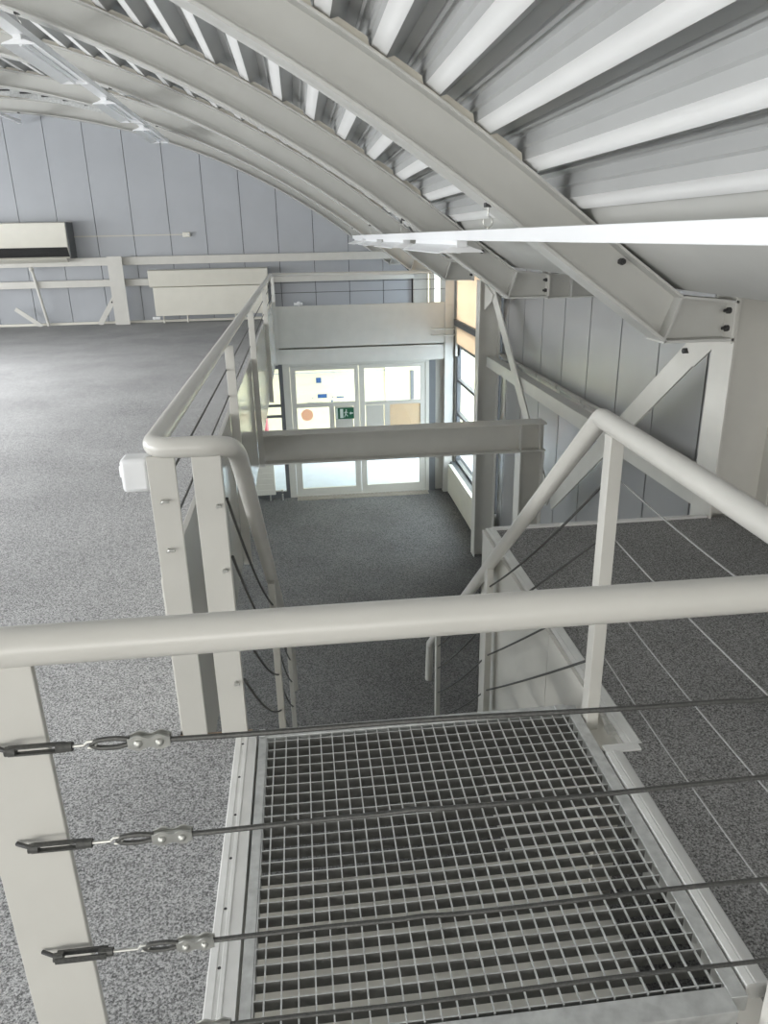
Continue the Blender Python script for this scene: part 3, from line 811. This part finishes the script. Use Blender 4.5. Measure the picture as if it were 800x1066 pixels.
# side light left of the door
t = thing('window_1', 'narrow side window left of the glass door', 'window', (-.7, 13.0, DZ)); t['kind'] = 'structure'
f = MB()
f.box((-1.06, 13.0, DZ), (-1.0, 13.06, -.5)); f.box((-.43, 12.99, DZ), (-.362, 13.07, -.47)); f.box((-1.0, 13.0, -.56), (-.43, 13.06, -.5)); f.box((-1.0, 13.0, DZ), (-.43, 13.06, DZ + .12)); f.box((-1.0, 13.0, -1.22), (-.43, 13.06, -1.18)); f.box((-1.0, 13.0, -1.41), (-.43, 13.06, -1.37))
obj('window_frame', f, 'darkframe', t)
f = MB(); f.box((-1.0, 13.03, DZ + .12), (-.43, 13.036, -.56)); obj('glass_pane', f, 'glass', t)
# lower left radiator
def lower_radiator(label, axis, a, c, fixed, z0, z1, n):
    t = thing('panel_radiator', label, 'radiator', ((a + c) / 2, fixed, z0) if axis == 'x' else (fixed, (a + c) / 2, z0), 'radiators of the lower storey')
    f = MB()
    if axis == 'x': f.box((a, fixed, z0), (c, fixed + .08, z1))
    else: f.box((fixed, a, z0), (fixed + .08, c, z1))
    obj('body', f, 'radiator', t, .008)
    f = MB()
    for i in range(n):
        u = a + (c - a) * (i + .5) / n
        if axis == 'x': f.box((a + .02, fixed - .006, z0 + .02 + (z1 - z0 - .04) * (i + .2) / n), (c - .02, fixed, z0 + .02 + (z1 - z0 - .04) * (i + .8) / n))
        else: f.box((fixed - .006, u - (c - a) / n * .32, z0 + .03), (fixed, u + (c - a) / n * .32, z1 - .03))
    obj('ribbing', f, 'radiator', t)
    return t
r = lower_radiator('ribbed cream radiator left of the glass door at the stair foot', 'x', -1.75, -.62, 12.84, -2.78, -2.12, 6)
f = MB()
for xx in (-.72, -.50): f.tube([(xx, 12.88, -2.78), (xx, 12.88, DZ)], .014, 8); f.sphere((xx, 12.88, -2.72), .028, 8)
f.tube([(-.62, 12.88, -2.72), (-.50, 12.88, -2.72)], .014, 8)
obj('valve', f, 'steel', r)
r = lower_radiator('long ribbed cream radiator under the right window', 'y', 10.12, 12.72, 2.50, -2.86, -2.33, 26)
f = MB(); f.tube([(2.53, 12.78, -2.4), (2.53, 12.78, DZ)], .016, 8); f.tube([(2.53, 12.70, -2.45), (2.53, 12.78, -2.45)], .016, 8); obj('valve', f, 'radiator', r)

# right window between the column and the corner
t = thing('window_2', 'tall window in the right wall with a peach blind above', 'window', (2.68, 11.5, -2.3)); t['kind'] = 'structure'
f = MB()
for y in (10.08, 12.80): f.box((2.66, y, -2.33), (2.73, y + .07, 1.2))
for z in (-2.33, -1.45, -.86, -.26, .06, 1.15): f.box((2.66, 10.15, z), (2.73, 12.80, z + .05))
obj('window_frame', f, 'darkframe', t)
f = MB(); f.box((2.69, 10.15, -2.28), (2.696, 12.80, 1.15)); obj('glass_pane', f, 'glass', t)
f = MB(); f.box((2.64, 10.1, -.20), (2.652, 12.85, 1.18)); obj('blind', f, 'blind', t, label='peach coloured blind')
f = MB(); f.box((2.60, 10.06, .10), (2.655, 12.86, .20)); f.box((2.57, 10.06, -2.36), (2.66, 12.86, -2.325)); obj('sill', f, 'darkframe', t)
b = MB(); b.box((2.60, 10.06, -2.9), (2.74, 13.0, -2.37))
struct('wall_window_breast', b, 'frame')
t = thing('window_3', 'narrow bright window at the right end of the gable', 'window', (2.85, 16.1, 0)); t['kind'] = 'structure'
f = MB(); f.box((2.72, 14.72, -.02), (2.75, 14.80, 1.24)); f.box((2.72, 15.50, -.02), (2.75, 15.58, 1.24)); f.box((2.72, 14.80, -.02), (2.75, 15.50, .05))
obj('window_frame', f, 'frame', t)
f = MB(); f.box((2.732, 14.80, .05), (2.738, 15.50, 1.24)); obj('glass_pane', f, 'glass', t)
b = MB(); b.box((2.72, 13.05, -.05), (2.75, 14.72, 1.25)); b.box((2.72, 15.58, -.05), (2.75, 16.12, 1.25))
struct('wall_right_end', b, 'white')
# small handrail bracket right of the parapet
t = thing('grab_rail', 'pair of thin steel rods fixed at the right end of the parapet', 'rail', (2.5, 12.85, -.06))
for z in (.05, -.06):
    f = MB(); f.tube(rounded([(2.20, 12.83, z + .02), (2.24, 12.83, z), (2.68, 12.83, z), (2.68, 12.90, z)], .03, 4), .012, 8); obj('rod', f, 'steel', t)
f = MB(); f.box((2.62, 12.80, -.42), (2.70, 12.86, .09)); obj('bracket', f, 'frame', t, .003)

# ------------------------------------------------------------------ outside
b = MB(); b.box((-40, 13.2, -3.05), (40, 60, -2.95)); b.box((2.85, -10, -3.05), (40, 13.2, -2.95))
struct('ground_outside', b, 'street', label='pale paving outside the glass door', cat='ground')
t = thing('opposite_building', 'cream building across the yard seen through the glass door', 'building', (4, 17.6, -2.95))
f = MB(); f.box((-18, 17.6, -2.95), (30, 24, 1.2)); obj('facade', f, 'facade', t)
f = MB(); f.box((-18, 17.57, -1.43), (30, 17.6, -1.405)); obj('cornice', f, 'plaster', t)
f = MB(); f.box((1.92, 17.52, -2.95), (2.12, 17.6, 1.2)); obj('downpipe', f, 'facade_white', t)
f = MB(); f.box((2.52, 17.56, -2.6), (2.60, 17.6, -1.45)); obj('window_edge', f, 'darkframe', t)
t = thing('building_sign', 'small blue signs on the cream building across the yard', 'sign', (.5, 17.58, -2.3))
for k, (a, c, d, e) in enumerate([(.28, -1.66, .40, -1.54), (.30, -2.02, .52, -1.93), (.05, -2.15, .38, -2.125), (.62, -2.28, .65, -2.08), (.75, -2.03, .92, -2.005), (.17, -2.03, .19, -2.01), (.64, -2.02, .66, -2.0)]):
    f = MB(); f.box((a, 17.575, c), (d, 17.598, e)); obj('sign_board', f, 'facade_blue', t)
f = MB(); f.box((-1.25, 15.6, -2.95), (-.83, 16.2, -2.05)); f.box((-1.2, 15.66, -2.05), (-.88, 16.14, -1.97))
tag(obj('outdoor_bin', f, 'red', bevel=.05), 'red pink bin outside the narrow side window', 'bin')
